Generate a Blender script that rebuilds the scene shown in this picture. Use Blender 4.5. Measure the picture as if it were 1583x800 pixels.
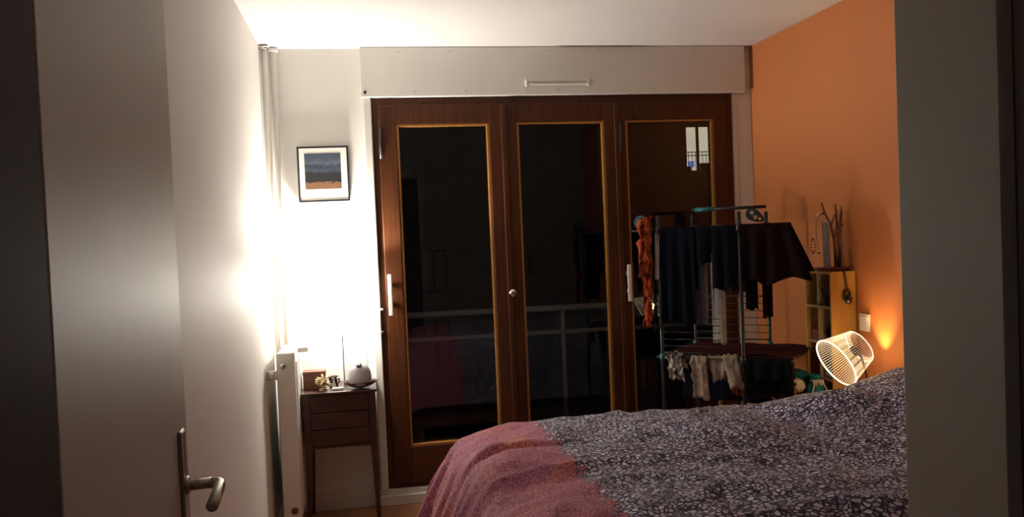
import bpy, bmesh, math, random
from mathutils import Vector, Matrix, noise
random.seed(7)
PI = math.pi
scene = bpy.context.scene
for o in list(bpy.data.objects): bpy.data.objects.remove(o)
C = scene.collection

# ------------------------------------------------------------------ camera
F, YAW, PITCH, ROLL, CH = 1316.13, 0.1694, -0.0305, -0.0416, 1.4705
cam = bpy.data.cameras.new('camera'); camo = bpy.data.objects.new('camera', cam); C.objects.link(camo)
cam.sensor_width = 36; cam.lens = F / 1583 * 36; cam.clip_start = .02; cam.clip_end = 200
fw = Vector((math.sin(YAW)*math.cos(PITCH), math.cos(YAW)*math.cos(PITCH), math.sin(PITCH)))
rt = Vector((math.cos(YAW), -math.sin(YAW), 0)); up = rt.cross(fw)
r2 = math.cos(ROLL)*rt + math.sin(ROLL)*up; u2 = -math.sin(ROLL)*rt + math.cos(ROLL)*up
m = Matrix((r2, u2, -fw)).transposed().to_4x4(); m.translation = Vector((0, 0, CH)); camo.matrix_world = m
scene.camera = camo

# ------------------------------------------------------------------ night sky, exposure
w = bpy.data.worlds.new('night'); scene.world = w; w.use_nodes = True
bg = w.node_tree.nodes['Background']; bg.inputs[0].default_value = (.35, .42, .75, 1); bg.inputs[1].default_value = .0035
vs = scene.view_settings; vs.view_transform = 'Standard'; vs.look = 'None'; vs.exposure = 0.0; vs.gamma = 1
vs.use_curve_mapping = False
LAMP = 92.0            # glow of the wall lamp shade
LAMP_COL = (1, .95, .85)

# ------------------------------------------------------------------ materials
def srgb(r, g, b):
    f = lambda c: ((c/255+.055)/1.055)**2.4 if c/255 > .04045 else c/255/12.92
    return (f(r), f(g), f(b), 1)
def nodes(name):
    mt = bpy.data.materials.new(name); mt.use_nodes = True
    nt = mt.node_tree; return mt, nt, nt.nodes['Principled BSDF']
def link(nt, a, b): nt.links.new(a, b)
def mat(name, col, rough=.5, metal=0, var=.08, scale=30, bump=0, spec=.5, coat=0, stretch=(1, 1, 1), detail=4, sheen=0):
    mt, nt, b = nodes(name)
    tc = nt.nodes.new('ShaderNodeTexCoord'); mp = nt.nodes.new('ShaderNodeMapping'); mp.inputs['Scale'].default_value = stretch
    nz = nt.nodes.new('ShaderNodeTexNoise'); nz.inputs['Scale'].default_value = scale; nz.inputs['Detail'].default_value = detail
    link(nt, tc.outputs['Object'], mp.inputs[0]); link(nt, mp.outputs[0], nz.inputs['Vector'])
    rp = nt.nodes.new('ShaderNodeValToRGB')
    rp.color_ramp.elements[0].position = .3; rp.color_ramp.elements[1].position = .7
    rp.color_ramp.elements[0].color = tuple(c*(1-var) for c in col[:3])+(1,)
    rp.color_ramp.elements[1].color = tuple(min(1, c*(1+var)) for c in col[:3])+(1,)
    link(nt, nz.outputs[0], rp.inputs[0]); link(nt, rp.outputs[0], b.inputs['Base Color'])
    b.inputs['Roughness'].default_value = rough; b.inputs['Metallic'].default_value = metal
    b.inputs['Specular IOR Level'].default_value = spec; b.inputs['Coat Weight'].default_value = coat
    b.inputs['Sheen Weight'].default_value = sheen
    if bump:
        bp = nt.nodes.new('ShaderNodeBump'); bp.inputs['Strength'].default_value = bump; bp.inputs['Distance'].default_value = .01
        link(nt, nz.outputs[0], bp.inputs['Height']); link(nt, bp.outputs[0], b.inputs['Normal'])
    return mt
def emis(name, col, s, scale=None, lo=.6):
    mt, nt, b = nodes(name)
    b.inputs['Base Color'].default_value = (.8, .78, .72, 1); b.inputs['Emission Color'].default_value = (*col, 1)
    b.inputs['Emission Strength'].default_value = s
    if scale:
        tc = nt.nodes.new('ShaderNodeTexCoord'); nz = nt.nodes.new('ShaderNodeTexNoise'); nz.inputs['Scale'].default_value = scale
        link(nt, tc.outputs['Object'], nz.inputs['Vector'])
        mr = nt.nodes.new('ShaderNodeMapRange'); mr.inputs[3].default_value = s*lo; mr.inputs[4].default_value = s
        link(nt, nz.outputs[0], mr.inputs[0]); link(nt, mr.outputs[0], b.inputs['Emission Strength'])
    return mt
M = {}
M['wall'] = mat('satin_white_paint', (.68, .65, .61, 1), .58, var=.015, scale=6, bump=.03, spec=.5)
M['wallmatt'] = mat('matt_white_paint', (.72, .70, .66, 1), .7, var=.015, scale=8, bump=.03, spec=.3)
M['ceil'] = mat('ceiling_paint', (.78, .76, .74, 1), .8, var=.01, scale=5, spec=.2)
M['orange'] = mat('orange_wall_paint', (.55, .185, .060, 1), .6, var=.03, scale=4, bump=.03, spec=.35)
M['doorpaint'] = mat('satin_door_paint', (.48, .445, .41, 1), .5, var=.02, scale=5, bump=.04, spec=.55, stretch=(1, 1, .15))
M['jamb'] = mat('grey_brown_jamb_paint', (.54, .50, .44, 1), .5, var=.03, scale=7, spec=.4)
M['jambdark'] = mat('dark_brown_left_jamb', (.06, .043, .043, 1), .6, var=.03, scale=7, spec=.15)  # darker version of the jamb colour, used on the left jamb only
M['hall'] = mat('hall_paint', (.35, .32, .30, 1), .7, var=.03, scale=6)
M['trimw'] = mat('white_trim_paint', (.66, .63, .58, 1), .45, var=.02, scale=10)
M['floor'] = mat('reddish_parquet', (.30, .125, .05, 1), .4, var=.35, scale=6, stretch=(1, 9, 1), coat=.2)
M['wood'] = mat('varnished_brown_wood', (.062, .0175, .0045, 1), .42, var=.3, scale=9, stretch=(7, 7, .35), coat=.05, spec=.3)
M['bead'] = mat('glazing_bead_wood', (.34, .15, .035, 1), .3, var=.15, scale=9, stretch=(6, 6, .4), coat=.4)
M['tablewood'] = mat('dark_table_wood', (.050, .016, .010, 1), .38, var=.35, scale=7, stretch=(.7, 5, 6), coat=.25)
M['boxwood'] = mat('small_brown_box', (.11, .040, .018, 1), .5, var=.2, scale=20, stretch=(1, 4, 4))
M['steel'] = mat('brushed_steel', (.55, .52, .48, 1), .28, 1, var=.05, scale=60, stretch=(1, 1, 8))
M['chrome'] = mat('chrome', (.7, .7, .68, 1), .15, 1, var=.02)
M['whitemetal'] = mat('white_enamel', (.74, .71, .64, 1), .35, var=.02, spec=.5)
M['whiteplastic'] = mat('white_plastic', (.78, .76, .70, 1), .35, var=.01)
M['black'] = mat('black_paint', (.012, .012, .014, 1), .4, var=.1)
M['darktube'] = mat('dark_grey_tube', (.010, .013, .017, 1), .4, var=.1, spec=.6)
M['wire'] = mat('grey_wire', (.045, .05, .055, 1), .35, var=.1, metal=.2)
M['teal'] = mat('teal_plastic', (.015, .14, .16, 1), .4, var=.05)
M['paleyel'] = mat('pale_birch_board', (.50, .27, .06, 1), .5, var=.12, scale=8, stretch=(4, 4, .4))
M['frontw'] = mat('pale_front_edge', (.36, .24, .13, 1), .5, var=.08, scale=8)
M['ceramic'] = mat('pale_grey_ceramic', (.42, .41, .42, 1), .5, var=.03)
M['dish'] = mat('dark_carved_wood', (.075, .035, .025, 1), .4, var=.3, scale=16, coat=.2)
M['coral'] = mat('cream_coral', (.60, .47, .28, 1), .7, var=.2, scale=60, bump=.2)
M['bark'] = mat('brown_bark', (.13, .055, .035, 1), .8, var=.3, scale=50, bump=.3)
M['board'] = mat('taupe_board', (.26, .18, .14, 1), .7, var=.1)
M['basewood'] = mat('red_brown_base', (.12, .035, .02, 1), .5, var=.2)
M['mattress'] = mat('mattress_ticking', (.5, .47, .44, 1), .8, var=.05)
M['bedframe'] = mat('bed_frame_wood', (.16, .07, .035, 1), .5, var=.2, stretch=(.5, 6, 6))
M['ns'] = mat('nightstand_wood', (.28, .13, .05, 1), .5, var=.2, stretch=(.5, 6, 6))
M['concrete'] = mat('balcony_concrete', (.14, .14, .15, 1), .9, var=.15, scale=12)
M['rail'] = mat('balcony_rail_paint', (.55, .55, .58, 1), .5, var=.08)
M['facade'] = mat('night_facade_render', (.20, .16, .15, 1), .9, var=.1, scale=1.2)
M['darkpane'] = mat('dark_far_pane', (.02, .022, .03, 1), .15, var=.05)
def fabric(name, col, var=.18): return mat(name, col, .92, var=var, scale=40, bump=.15, spec=.08)
M['navy'] = fabric('navy_black_cotton', (.0035, .0045, .010, 1))
M['burg'] = fabric('burgundy_black_jersey', (.012, .004, .005, 1))
M['burg2'] = fabric('burgundy_cotton', (.040, .008, .009, 1))
M['orangecloth'] = fabric('rust_orange_cloth', (.34, .062, .022, 1))
M['rust'] = fabric('rust_red_cloth', (.20, .035, .018, 1))
M['greycloth'] = fabric('grey_marl_cloth', (.20, .205, .22, 1))
M['whitecloth'] = fabric('off_white_cloth', (.42, .38, .34, 1))
M['beige'] = fabric('beige_cloth', (.33, .25, .19, 1))
M['blackcloth'] = fabric('black_cloth', (.003, .005, .006, 1))
M['plushwhite'] = fabric('cream_plush', (.55, .50, .42, 1))
M['plushteal'] = fabric('teal_plush', (.012, .10, .13, 1))
M['plushpink'] = fabric('brown_pink_plush', (.20, .10, .09, 1))
M['tealbag'] = fabric('teal_satin', (.02, .16, .19, 1))
M['yellowbook'] = mat('yellow_card', (.45, .36, .05, 1), .6)
M['redcard'] = mat('dark_red_card', (.16, .02, .015, 1), .6)
M['lampglow'] = emis('lamp_shade_glow', LAMP_COL, LAMP)
M['hallfill'] = emis('hall_fill_glow', (1, .82, .78), 4.5)  # glow of the added hall fill light
M['ribglow'] = emis('lit_acrylic_rib', (1, .78, .52), .95, 14, .5)
M['rimglow'] = emis('lit_acrylic_rim', (1, .84, .62), 1.6)
M['litwindow'] = emis('lit_far_curtain', (1, .86, .62), .62, .9, .7)
M['bluelight'] = emis('blue_screen_glow', (.20, .34, .95), .40)
M['dimwindow'] = emis('dim_far_window', (.45, .5, .75), .022, 2, .3)

def glassmat():
    mt = bpy.data.materials.new('window_glass'); mt.use_nodes = True; nt = mt.node_tree; nt.nodes.clear()
    out = nt.nodes.new('ShaderNodeOutputMaterial'); mx = nt.nodes.new('ShaderNodeMixShader')
    fr = nt.nodes.new('ShaderNodeFresnel'); fr.inputs[0].default_value = 1.5
    tr = nt.nodes.new('ShaderNodeBsdfTransparent'); tr.inputs[0].default_value = (.93, .95, .95, 1)
    gl = nt.nodes.new('ShaderNodeBsdfGlossy'); gl.inputs['Roughness'].default_value = .0
    link(nt, fr.outputs[0], mx.inputs[0]); link(nt, tr.outputs[0], mx.inputs[1]); link(nt, gl.outputs[0], mx.inputs[2])
    link(nt, mx.outputs[0], out.inputs[0]); return mt
M['glass'] = glassmat()

def duvetmat():
    mt, nt, b = nodes('printed_duvet_cotton'); N = nt.nodes.new
    tc = N('ShaderNodeTexCoord'); mp = N('ShaderNodeMapping'); mp.inputs['Rotation'].default_value = (0, 0, .5); mp.inputs['Scale'].default_value = (1, 1, .8)
    uv = tc.outputs['UV']; link(nt, uv, mp.inputs[0])
    wz = N('ShaderNodeTexNoise'); wz.inputs['Scale'].default_value = 30; link(nt, mp.outputs[0], wz.inputs['Vector'])
    ad = N('ShaderNodeMixRGB'); ad.blend_type = 'LINEAR_LIGHT'; ad.inputs[0].default_value = .012
    link(nt, mp.outputs[0], ad.inputs[1]); link(nt, wz.outputs['Color'], ad.inputs[2])
    def vor(sc, feat='DISTANCE_TO_EDGE'):
        v = N('ShaderNodeTexVoronoi'); v.feature = feat; v.inputs['Scale'].default_value = sc; link(nt, ad.outputs[0], v.inputs['Vector']); return v
    v = vor(58); vc = vor(58, 'F1')
    r = N('ShaderNodeValToRGB'); r.color_ramp.elements[0].position = .09; r.color_ramp.elements[1].position = .19
    link(nt, v.outputs['Distance'], r.inputs[0])
    sep = N('ShaderNodeSeparateColor'); link(nt, vc.outputs['Color'], sep.inputs[0])
    cr = N('ShaderNodeValToRGB'); e = cr.color_ramp.elements
    e[0].position = 0; e[0].color = (.22, .19, .30, 1); e[1].position = .35; e[1].color = (.52, .48, .62, 1)
    e2 = e.new(1); e2.color = (.80, .78, .92, 1)
    link(nt, sep.outputs[0], cr.inputs[0])
    m1 = N('ShaderNodeMixRGB'); m1.inputs[1].default_value = (.032, .024, .050, 1)
    link(nt, r.outputs[0], m1.inputs[0]); link(nt, cr.outputs[0], m1.inputs[2])
    # maroon end of the cover
    nz = N('ShaderNodeTexNoise'); nz.inputs['Scale'].default_value = 5; nz.inputs['Detail'].default_value = 3; link(nt, uv, nz.inputs['Vector'])
    rr = N('ShaderNodeValToRGB'); rr.color_ramp.elements[0].position = .52; rr.color_ramp.elements[1].position = .72
    rr.color_ramp.elements[0].color = (.56, .18, .25, 1); rr.color_ramp.elements[1].color = (.72, .23, .15, 1)
    link(nt, nz.outputs[0], rr.inputs[0])
    fn = vor(85); r3 = N('ShaderNodeValToRGB'); r3.color_ramp.elements[0].position = .02; r3.color_ramp.elements[1].position = .22
    r3.color_ramp.elements[0].color = (.38, .32, .45, 1); r3.color_ramp.elements[1].color = (1, 1, 1, 1); link(nt, fn.outputs['Distance'], r3.inputs[0])
    mu = N('ShaderNodeMixRGB'); mu.blend_type = 'MULTIPLY'; mu.inputs[0].default_value = 1; link(nt, rr.outputs[0], mu.inputs[1]); link(nt, r3.outputs[0], mu.inputs[2])
    sx = N('ShaderNodeSeparateXYZ'); link(nt, uv, sx.inputs[0])
    jg = N('ShaderNodeMath'); jg.operation = 'MULTIPLY_ADD'; jg.inputs[1].default_value = .05; link(nt, sep.outputs[1], jg.inputs[0]); link(nt, sx.outputs[0], jg.inputs[2])
    gt = N('ShaderNodeMath'); gt.operation = 'GREATER_THAN'; gt.inputs[1].default_value = DSPLIT; link(nt, jg.outputs[0], gt.inputs[0])
    mm = N('ShaderNodeMixRGB'); link(nt, gt.outputs[0], mm.inputs[0]); link(nt, mu.outputs[0], mm.inputs[1]); link(nt, m1.outputs[0], mm.inputs[2])
    link(nt, mm.outputs[0], b.inputs['Base Color']); b.inputs['Roughness'].default_value = .85; b.inputs['Specular IOR Level'].default_value = .2
    b.inputs['Sheen Weight'].default_value = .1
    bp = N('ShaderNodeBump'); bp.inputs['Strength'].default_value = .25; bp.inputs['Distance'].default_value = .02
    n2 = N('ShaderNodeTexNoise'); n2.inputs['Scale'].default_value = 22; n2.inputs['Detail'].default_value = 3; link(nt, uv, n2.inputs['Vector'])
    link(nt, n2.outputs[0], bp.inputs['Height']); link(nt, bp.outputs[0], b.inputs['Normal'])
    return mt
DSPLIT = .66
M['duvet'] = duvetmat()

def printmat():
    mt, nt, b = nodes('landscape_print'); N = nt.nodes.new
    tc = N('ShaderNodeTexCoord'); sx = N('ShaderNodeSeparateXYZ'); link(nt, tc.outputs['Generated'], sx.inputs[0])
    mp = N('ShaderNodeMapping'); mp.inputs['Scale'].default_value = (2, 1, 5); link(nt, tc.outputs['Generated'], mp.inputs[0])
    nz = N('ShaderNodeTexNoise'); nz.inputs['Scale'].default_value = 2.2; nz.inputs['Detail'].default_value = 6; link(nt, mp.outputs[0], nz.inputs['Vector'])
    ma = N('ShaderNodeMath'); ma.operation = 'MULTIPLY_ADD'; ma.inputs[1].default_value = .34; link(nt, nz.outputs[0], ma.inputs[0]); link(nt, sx.outputs[2], ma.inputs[2])
    cr = N('ShaderNodeValToRGB'); e = cr.color_ramp.elements
    e[0].position = .10; e[0].color = (.13, .06, .03, 1); e[1].position = 1.0; e[1].color = (.05, .065, .095, 1)
    for p_, c_ in ((.34, (.17, .08, .04, 1)), (.385, (.012, .010, .012, 1)), (.62, (.016, .017, .024, 1)), (.70, (.05, .065, .09, 1)), (.80, (.02, .028, .045, 1)), (.9, (.09, .11, .15, 1))):
        q = e.new(p_); q.color = c_
    link(nt, ma.outputs[0], cr.inputs[0]); link(nt, cr.outputs[0], b.inputs['Base Color']); b.inputs['Roughness'].default_value = .5
    return mt
M['print'] = printmat()

# ------------------------------------------------------------------ geometry helpers
def V(*a): return Vector(a)
class MB:
    def __init__(s): s.bm = bmesh.new()
    def box(s, a, b, bev=0, rot=None):
        a, b = V(*a), V(*b); c = (a+b)/2; d = b-a
        t = bmesh.new(); bmesh.ops.create_cube(t, size=1)
        bmesh.ops.scale(t, vec=d, verts=t.verts)
        if bev: bmesh.ops.bevel(t, geom=t.edges[:], offset=bev, segments=2, affect='EDGES', profile=.5)
        if rot: bmesh.ops.rotate(t, cent=(0, 0, 0), matrix=rot, verts=t.verts)
        bmesh.ops.translate(t, vec=c, verts=t.verts); s.merge(t); return s
    def merge(s, t):
        me = bpy.data.meshes.new('t'); t.to_mesh(me); t.free(); s.bm.from_mesh(me); bpy.data.meshes.remove(me)
    def tube(s, pts, r, seg=8, caps=True, rr=None):
        pts = [V(*p) for p in pts]; n = len(pts); rings = []; prev = None
        for i, p in enumerate(pts):
            d = (pts[min(i+1, n-1)]-pts[max(i-1, 0)]).normalized()
            if prev is None:
                a = d.cross(V(0, 0, 1)) if abs(d.z) < .9 else d.cross(V(1, 0, 0))
            else: a = prev-d*prev.dot(d)
            a.normalize(); prev = a; b = d.cross(a); q = rr[i] if rr else r
            rings.append([s.bm.verts.new(p+(a*math.cos(2*PI*k/seg)+b*math.sin(2*PI*k/seg))*q) for k in range(seg)])
        for i in range(n-1):
            for k in range(seg):
                s.bm.faces.new((rings[i][k], rings[i][(k+1) % seg], rings[i+1][(k+1) % seg], rings[i+1][k]))
        if caps:
            s.bm.faces.new(rings[0][::-1]); s.bm.faces.new(rings[-1])
        return s
    def ring(s, c, n, R, r, seg=40, t=6):
        n = V(*n).normalized(); a = n.orthogonal().normalized(); b = n.cross(a); c = V(*c)
        vs_ = []
        for i in range(seg):
            an = 2*PI*i/seg; d = a*math.cos(an)+b*math.sin(an)
            vs_.append([s.bm.verts.new(c+d*(R+r*math.cos(2*PI*k/t))+n*r*math.sin(2*PI*k/t)) for k in range(t)])
        for i in range(seg):
            for k in range(t):
                s.bm.faces.new((vs_[i][k], vs_[(i+1) % seg][k], vs_[(i+1) % seg][(k+1) % t], vs_[i][(k+1) % t]))
        return s
    def lathe(s, prof, c=(0, 0, 0), seg=28, axis=None):
        c = V(*c); ax = V(*axis).normalized() if axis else V(0, 0, 1)
        a = ax.orthogonal().normalized(); b = ax.cross(a); rings = []
        for r, z in prof:
            rings.append([s.bm.verts.new(c+ax*z+(a*math.cos(2*PI*k/seg)+b*math.sin(2*PI*k/seg))*max(r, 1e-4)) for k in range(seg)])
        for i in range(len(rings)-1):
            for k in range(seg):
                s.bm.faces.new((rings[i][k], rings[i][(k+1) % seg], rings[i+1][(k+1) % seg], rings[i+1][k]))
        s.bm.faces.new(rings[0][::-1]); s.bm.faces.new(rings[-1]); return s
    def grid(s, f, nu, nv, uvf=None):
        g = [[s.bm.verts.new(f(i/nu, j/nv)) for j in range(nv+1)] for i in range(nu+1)]
        for i in range(nu):
            for j in range(nv): s.bm.faces.new((g[i][j], g[i+1][j], g[i+1][j+1], g[i][j+1]))
        return s
    def blob(s, c, r, k=.1, fr=6, sub=3, seed=0):
        t = bmesh.new(); bmesh.ops.create_icosphere(t, subdivisions=sub, radius=1)
        for v in t.verts:
            n_ = v.co.normalized(); q = 1+k*noise.noise(n_*fr+V(seed, seed*2, 0))
            v.co = V(n_.x*r[0], n_.y*r[1], n_.z*r[2])*q+V(*c)
        s.merge(t); return s
    def build(s, name, mt, parent=None, smooth=False):
        me = bpy.data.meshes.new(name)
        if smooth is not None: bmesh.ops.recalc_face_normals(s.bm, faces=s.bm.faces)
        s.bm.to_mesh(me); s.bm.free()
        me.materials.append(M[mt] if isinstance(mt, str) else mt)
        if smooth:
            for p_ in me.polygons: p_.use_smooth = True
        o = bpy.data.objects.new(name, me); C.objects.link(o)
        if parent:
            o.parent = parent
            o.matrix_parent_inverse = Matrix.Identity(4)
            if parent.type == 'EMPTY' or parent.parent:
                top = parent
                while top.parent: top = top.parent
                if top.type == 'EMPTY' and parent is top: me.transform(Matrix.Translation(-top.location))
                elif top.type == 'EMPTY': me.transform(Matrix.Translation(-top.location))
        return o
def tag(o, label=None, cat=None, group=None, kind=None):
    if label: o['label'] = label
    if cat: o['category'] = cat
    if group: o['group'] = group
    if kind: o['kind'] = kind
    return o
def empty(name, loc, label=None, cat=None, group=None, kind=None):
    o = bpy.data.objects.new(name, None); C.objects.link(o); o.location = loc; o.empty_display_size = .05
    return tag(o, label, cat, group, kind)
def struct(name, mb, mt, label=None, cat=None):
    o = mb.build(name, mt); return tag(o, label, cat, None, 'structure')
def bezarc(p0, c, p1, n=6): return [V(*p0)*(1-t)**2+V(*c)*2*t*(1-t)+V(*p1)*t*t for t in [i/n for i in range(n+1)]]

# ------------------------------------------------------------------ room shell
XL, XR, D, H = -.50, 2.266, 4.71, 2.5
YF, YN = .80, .66                 # doorway wall, room face and hall face
DL, DR, DH = -.274, .545, 2.06    # door opening
struct('floor', MB().box((-1.6, -1.6, -.06), (XR+.15, D+.02, 0)), 'floor', 'reddish brown wooden floor of the bedroom', 'floor')
struct('ceiling', MB().box((-1.6, -1.6, H), (XR+.15, D+.2, H+.1)), 'ceil', 'plain white ceiling, brightest above the wall lamp', 'ceiling')
struct('wall_left', MB().box((XL-.12, YF, 0), (XL, D+.2, H)), 'wall', 'long satin white wall behind the open door', 'wall')
struct('wall_right', MB().box((XR, YF, 0), (XR+.12, D+.2, H)), 'orange', 'orange painted wall at the head of the bed', 'wall')
b = MB(); b.box((XL-.12, D, 0), (.065, D+.2, H)); b.box((2.145, D, 0), (XR+.12, D+.2, H)); b.box((.065, D, 2.23), (2.145, D+.2, H))
b.box((.065, D, -.02), (2.145, D+.2, .03))
struct('wall_back', b, 'wallmatt', 'white wall around the dark balcony window', 'wall')
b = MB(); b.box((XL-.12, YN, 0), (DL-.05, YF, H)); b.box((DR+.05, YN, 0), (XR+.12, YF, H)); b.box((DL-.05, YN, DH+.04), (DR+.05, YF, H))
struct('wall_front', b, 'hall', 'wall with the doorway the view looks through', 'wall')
b = MB(); b.box((-1.6, -1.6, 0), (-1.5, YN, H)); b.box((1.5, -1.6, 0), (1.6, YN, H)); b.box((-1.6, -1.7, 0), (1.6, -1.6, H))
b.box((-1.6, YN, 0), (XL-.12, YN+.1, H))
struct('wall_hall', b, 'hall')
t = empty('trim_1', (DL, YN, 0), 'dark doorway frame with grey brown jambs on both sides', 'door frame', None, 'structure')
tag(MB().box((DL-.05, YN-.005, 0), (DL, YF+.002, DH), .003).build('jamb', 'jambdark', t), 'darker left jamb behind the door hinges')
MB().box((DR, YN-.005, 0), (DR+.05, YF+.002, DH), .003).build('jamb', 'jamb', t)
MB().box((DL-.05, YN-.005, DH), (DR+.05, YF+.002, DH+.04), .003).build('head', 'jamb', t)
MB().box((DL-.10, YN-.018, 0), (DL-.012, YN-.005, DH+.09), .003).build('architrave', 'jamb', t)
MB().box((DR+.012, YN-.018, 0), (DR+.10, YN-.005, DH+.09), .003).build('architrave', 'jamb', t)
b = MB(); b.box((XL+.0, D-.012, 0), (.0, D, .12), .003); struct('baseboard_back', b, 'trimw', 'white baseboard behind the small dark table', 'baseboard')
struct('baseboard_left', MB().box((XL, 1.7, 0), (XL+.012, D-.012, .08), .003), 'trimw', 'white baseboard along the left wall', 'baseboard')
struct('baseboard_right', MB().box((XR-.012, YF, 0), (XR, D, .08), .003), 'trimw', 'white baseboard along the orange wall', 'baseboard')

t = empty('hall_fill_light', (.4, -.7, H), 'added dim round fill light on the unseen hall ceiling', 'lamp')  # unseen fill light, added to lift the hall side of the doorway
MB().lathe([(.09, 0), (.10, -.02), (.08, -.05), (.02, -.06)][::-1], (.4, -.7, H), 24).build('diffuser', 'hallfill', t, True)
# open door leaf
t = empty('door_1', (DL, YF, 0), 'open white door leaf with a steel lever handle', 'door', None, 'structure')
dv = V(-.335-DL, 1.61-YF, 0).normalized(); nv = V(dv.y, -dv.x, 0)   # nv points into the room
ang = math.atan2(-dv.x, dv.y)
def doorbox(u0, u1, n0, n1, z0, z1, bev=0):
    R_ = Matrix.Rotation(ang, 3, 'Z'); c = V(DL, YF, 0)+dv*(u0+u1)/2+nv*(n0+n1)/2
    bb = MB(); h = V((n1-n0)/2, (u1-u0)/2, (z1-z0)/2); c.z = (z0+z1)/2
    return bb.box(c-h, c+h, bev, R_)
doorbox(.004, .816, -.04, 0, .012, 2.04, .003).build('door_leaf', 'doorpaint', t)
hp = doorbox(.700, .738, 0, .008, .93, 1.158, .004).build('handle_plate', 'steel', t)
tag(hp, 'long brushed steel handle plate')
def dp(u, n, z): q = V(DL, YF, 0)+dv*u+nv*n; q.z = z; return q
LZ = 1.062
b = MB(); b.tube([dp(.719, .008, LZ), dp(.719, .050, LZ)], .0095, 16)
arc = bezarc(dp(.719, .048, LZ), dp(.719, .062, LZ), dp(.706, .063, LZ-.001), 6)
b.tube(arc+[dp(.67, .063, LZ-.003), dp(.60, .060, LZ-.006)], .0095, 16)
lv = b.build('lever', 'steel', t, True); tag(lv, 'round steel lever bent towards the hinge')
MB().lathe([(.016, 0), (.016, .004), (.012, .006)], dp(.719, .008, LZ), 20, nv).build('rose', 'steel', t, True)
for z in (.25, 1.75): MB().tube([(DL+.004, YF+.004, z), (DL+.004, YF+.004, z+.09)], .007, 10).build('hinge', 'steel', t, True)

# ------------------------------------------------------------------ balcony window
t = empty('window_1', (.065, D, 0), 'three leaf dark brown wooden balcony window with black night glass', 'window', None, 'structure')
FY0, FY1 = D-.004, D+.075
GX = [(.193, .704), (.858, 1.363), (1.490, 2.020)]; GZ = (.312, 2.085)
LX = [(.094, .786), (.786, 1.432), (1.432, 2.100)]
b = MB(); b.box((.067, FY0, .088), (.098, FY1, 2.228), .003); b.box((2.096, FY0, .088), (2.143, FY1, 2.228), .003)
b.box((.098, FY0, 2.185), (2.096, FY1, 2.228), .003); b.box((.098, FY0, .088), (2.096, FY1, .12), .003)
b.build('window_frame', 'wood', t)
for i in range(3):
    (gx0, gx1), (lx0, lx1) = GX[i], LX[i]; y0 = D-.018 if i != 1 else D-.022; y1 = D+.045
    g = .003; b = MB()
    b.box((lx0+g, y0, .115), (gx0, y1, 2.19), .004); b.box((gx1, y0, .115), (lx1-g, y1, 2.19), .004)
    b.box((gx0, y0+.001, GZ[1]), (gx1, y1, 2.19), .003); b.box((gx0, y0+.001, .115), (gx1, y1, GZ[0]), .003)
    s = b.build('sash', 'wood', t)
    bd = MB(); q = .014
    bd.box((gx0, y0+.006, GZ[0]), (gx0+q, y0+.034, GZ[1]), .003); bd.box((gx1-q, y0+.006, GZ[0]), (gx1, y0+.034, GZ[1]), .003)
    bd.box((gx0+q, y0+.006, GZ[1]-q), (gx1-q, y0+.034, GZ[1]), .003); bd.box((gx0+q, y0+.006, GZ[0]), (gx1-q, y0+.034, GZ[0]+q), .003)
    tag(bd.build('glazing_bead', 'bead', s), 'paler golden wooden glazing bead')
    MB().box((gx0, D+.017, GZ[0]), (gx1, D+.019, GZ[1])).build('pane', 'glass', s)
for x in (.786, 1.437):   # cover strips
    tag(MB().box((x-.016, D-.033, .12), (x+.016, D-.020, 2.185), .005).build('cover_strip', 'wood', t), 'rounded strip covering the joint of two leaves')
for x, z0, z1 in ((.104, 1.90, 2.07), (1.455, 1.90, 2.07)):
    MB().tube([(x, D-.027, z0), (x, D-.027, z1)], .0075, 12).build('hinge', 'wire', t, True)
for x, z0, z1 in ((.120, 1.045, 1.272), (1.470, 1.05, 1.262)):
    b = MB(); b.box((x-.012, D-.062, z0), (x+.012, D-.046, z1), .006); b.box((x-.009, D-.048, (z0+z1)/2-.06), (x+.009, D-.016, (z0+z1)/2-.035), .002)
    b.box((x-.009, D-.048, (z0+z1)/2+.04), (x+.009, D-.016, (z0+z1)/2+.065), .002)
    tag(b.build('pull_handle', 'whitemetal', t), 'upright white metal pull handle')
MB().lathe([(.008, 0), (.008, .018), (.018, .024), (.023, .034), (.021, .044), (.010, .050), (.002, .051)], (.792, D-.032, 1.136), 24, (0, -1, 0)).build('knob', 'chrome', t, True)
for z in (1.08, .955): MB().lathe([(.010, 0), (.010, .02), (.007, .026)], (.070, D-.004, z), 14, (0, -1, 0)).build('latch_stud', 'chrome' if z > 1 else 'black', t, True)
# white casing and threshold
b = MB(); b.box((.022, D-.022, .085), (.062, D, 2.245), .003); b.box((2.148, D-.006, .085), (2.175, D, 2.245), .002)
b.box((.0, D-.014, .055), (2.22, D+.02, .086), .004); b.box((.0, D-.030, .0), (2.22, D, .055), .004)
struct('trim_2', b, 'trimw', 'white casing strip and threshold around the balcony window', 'trim')
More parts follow.
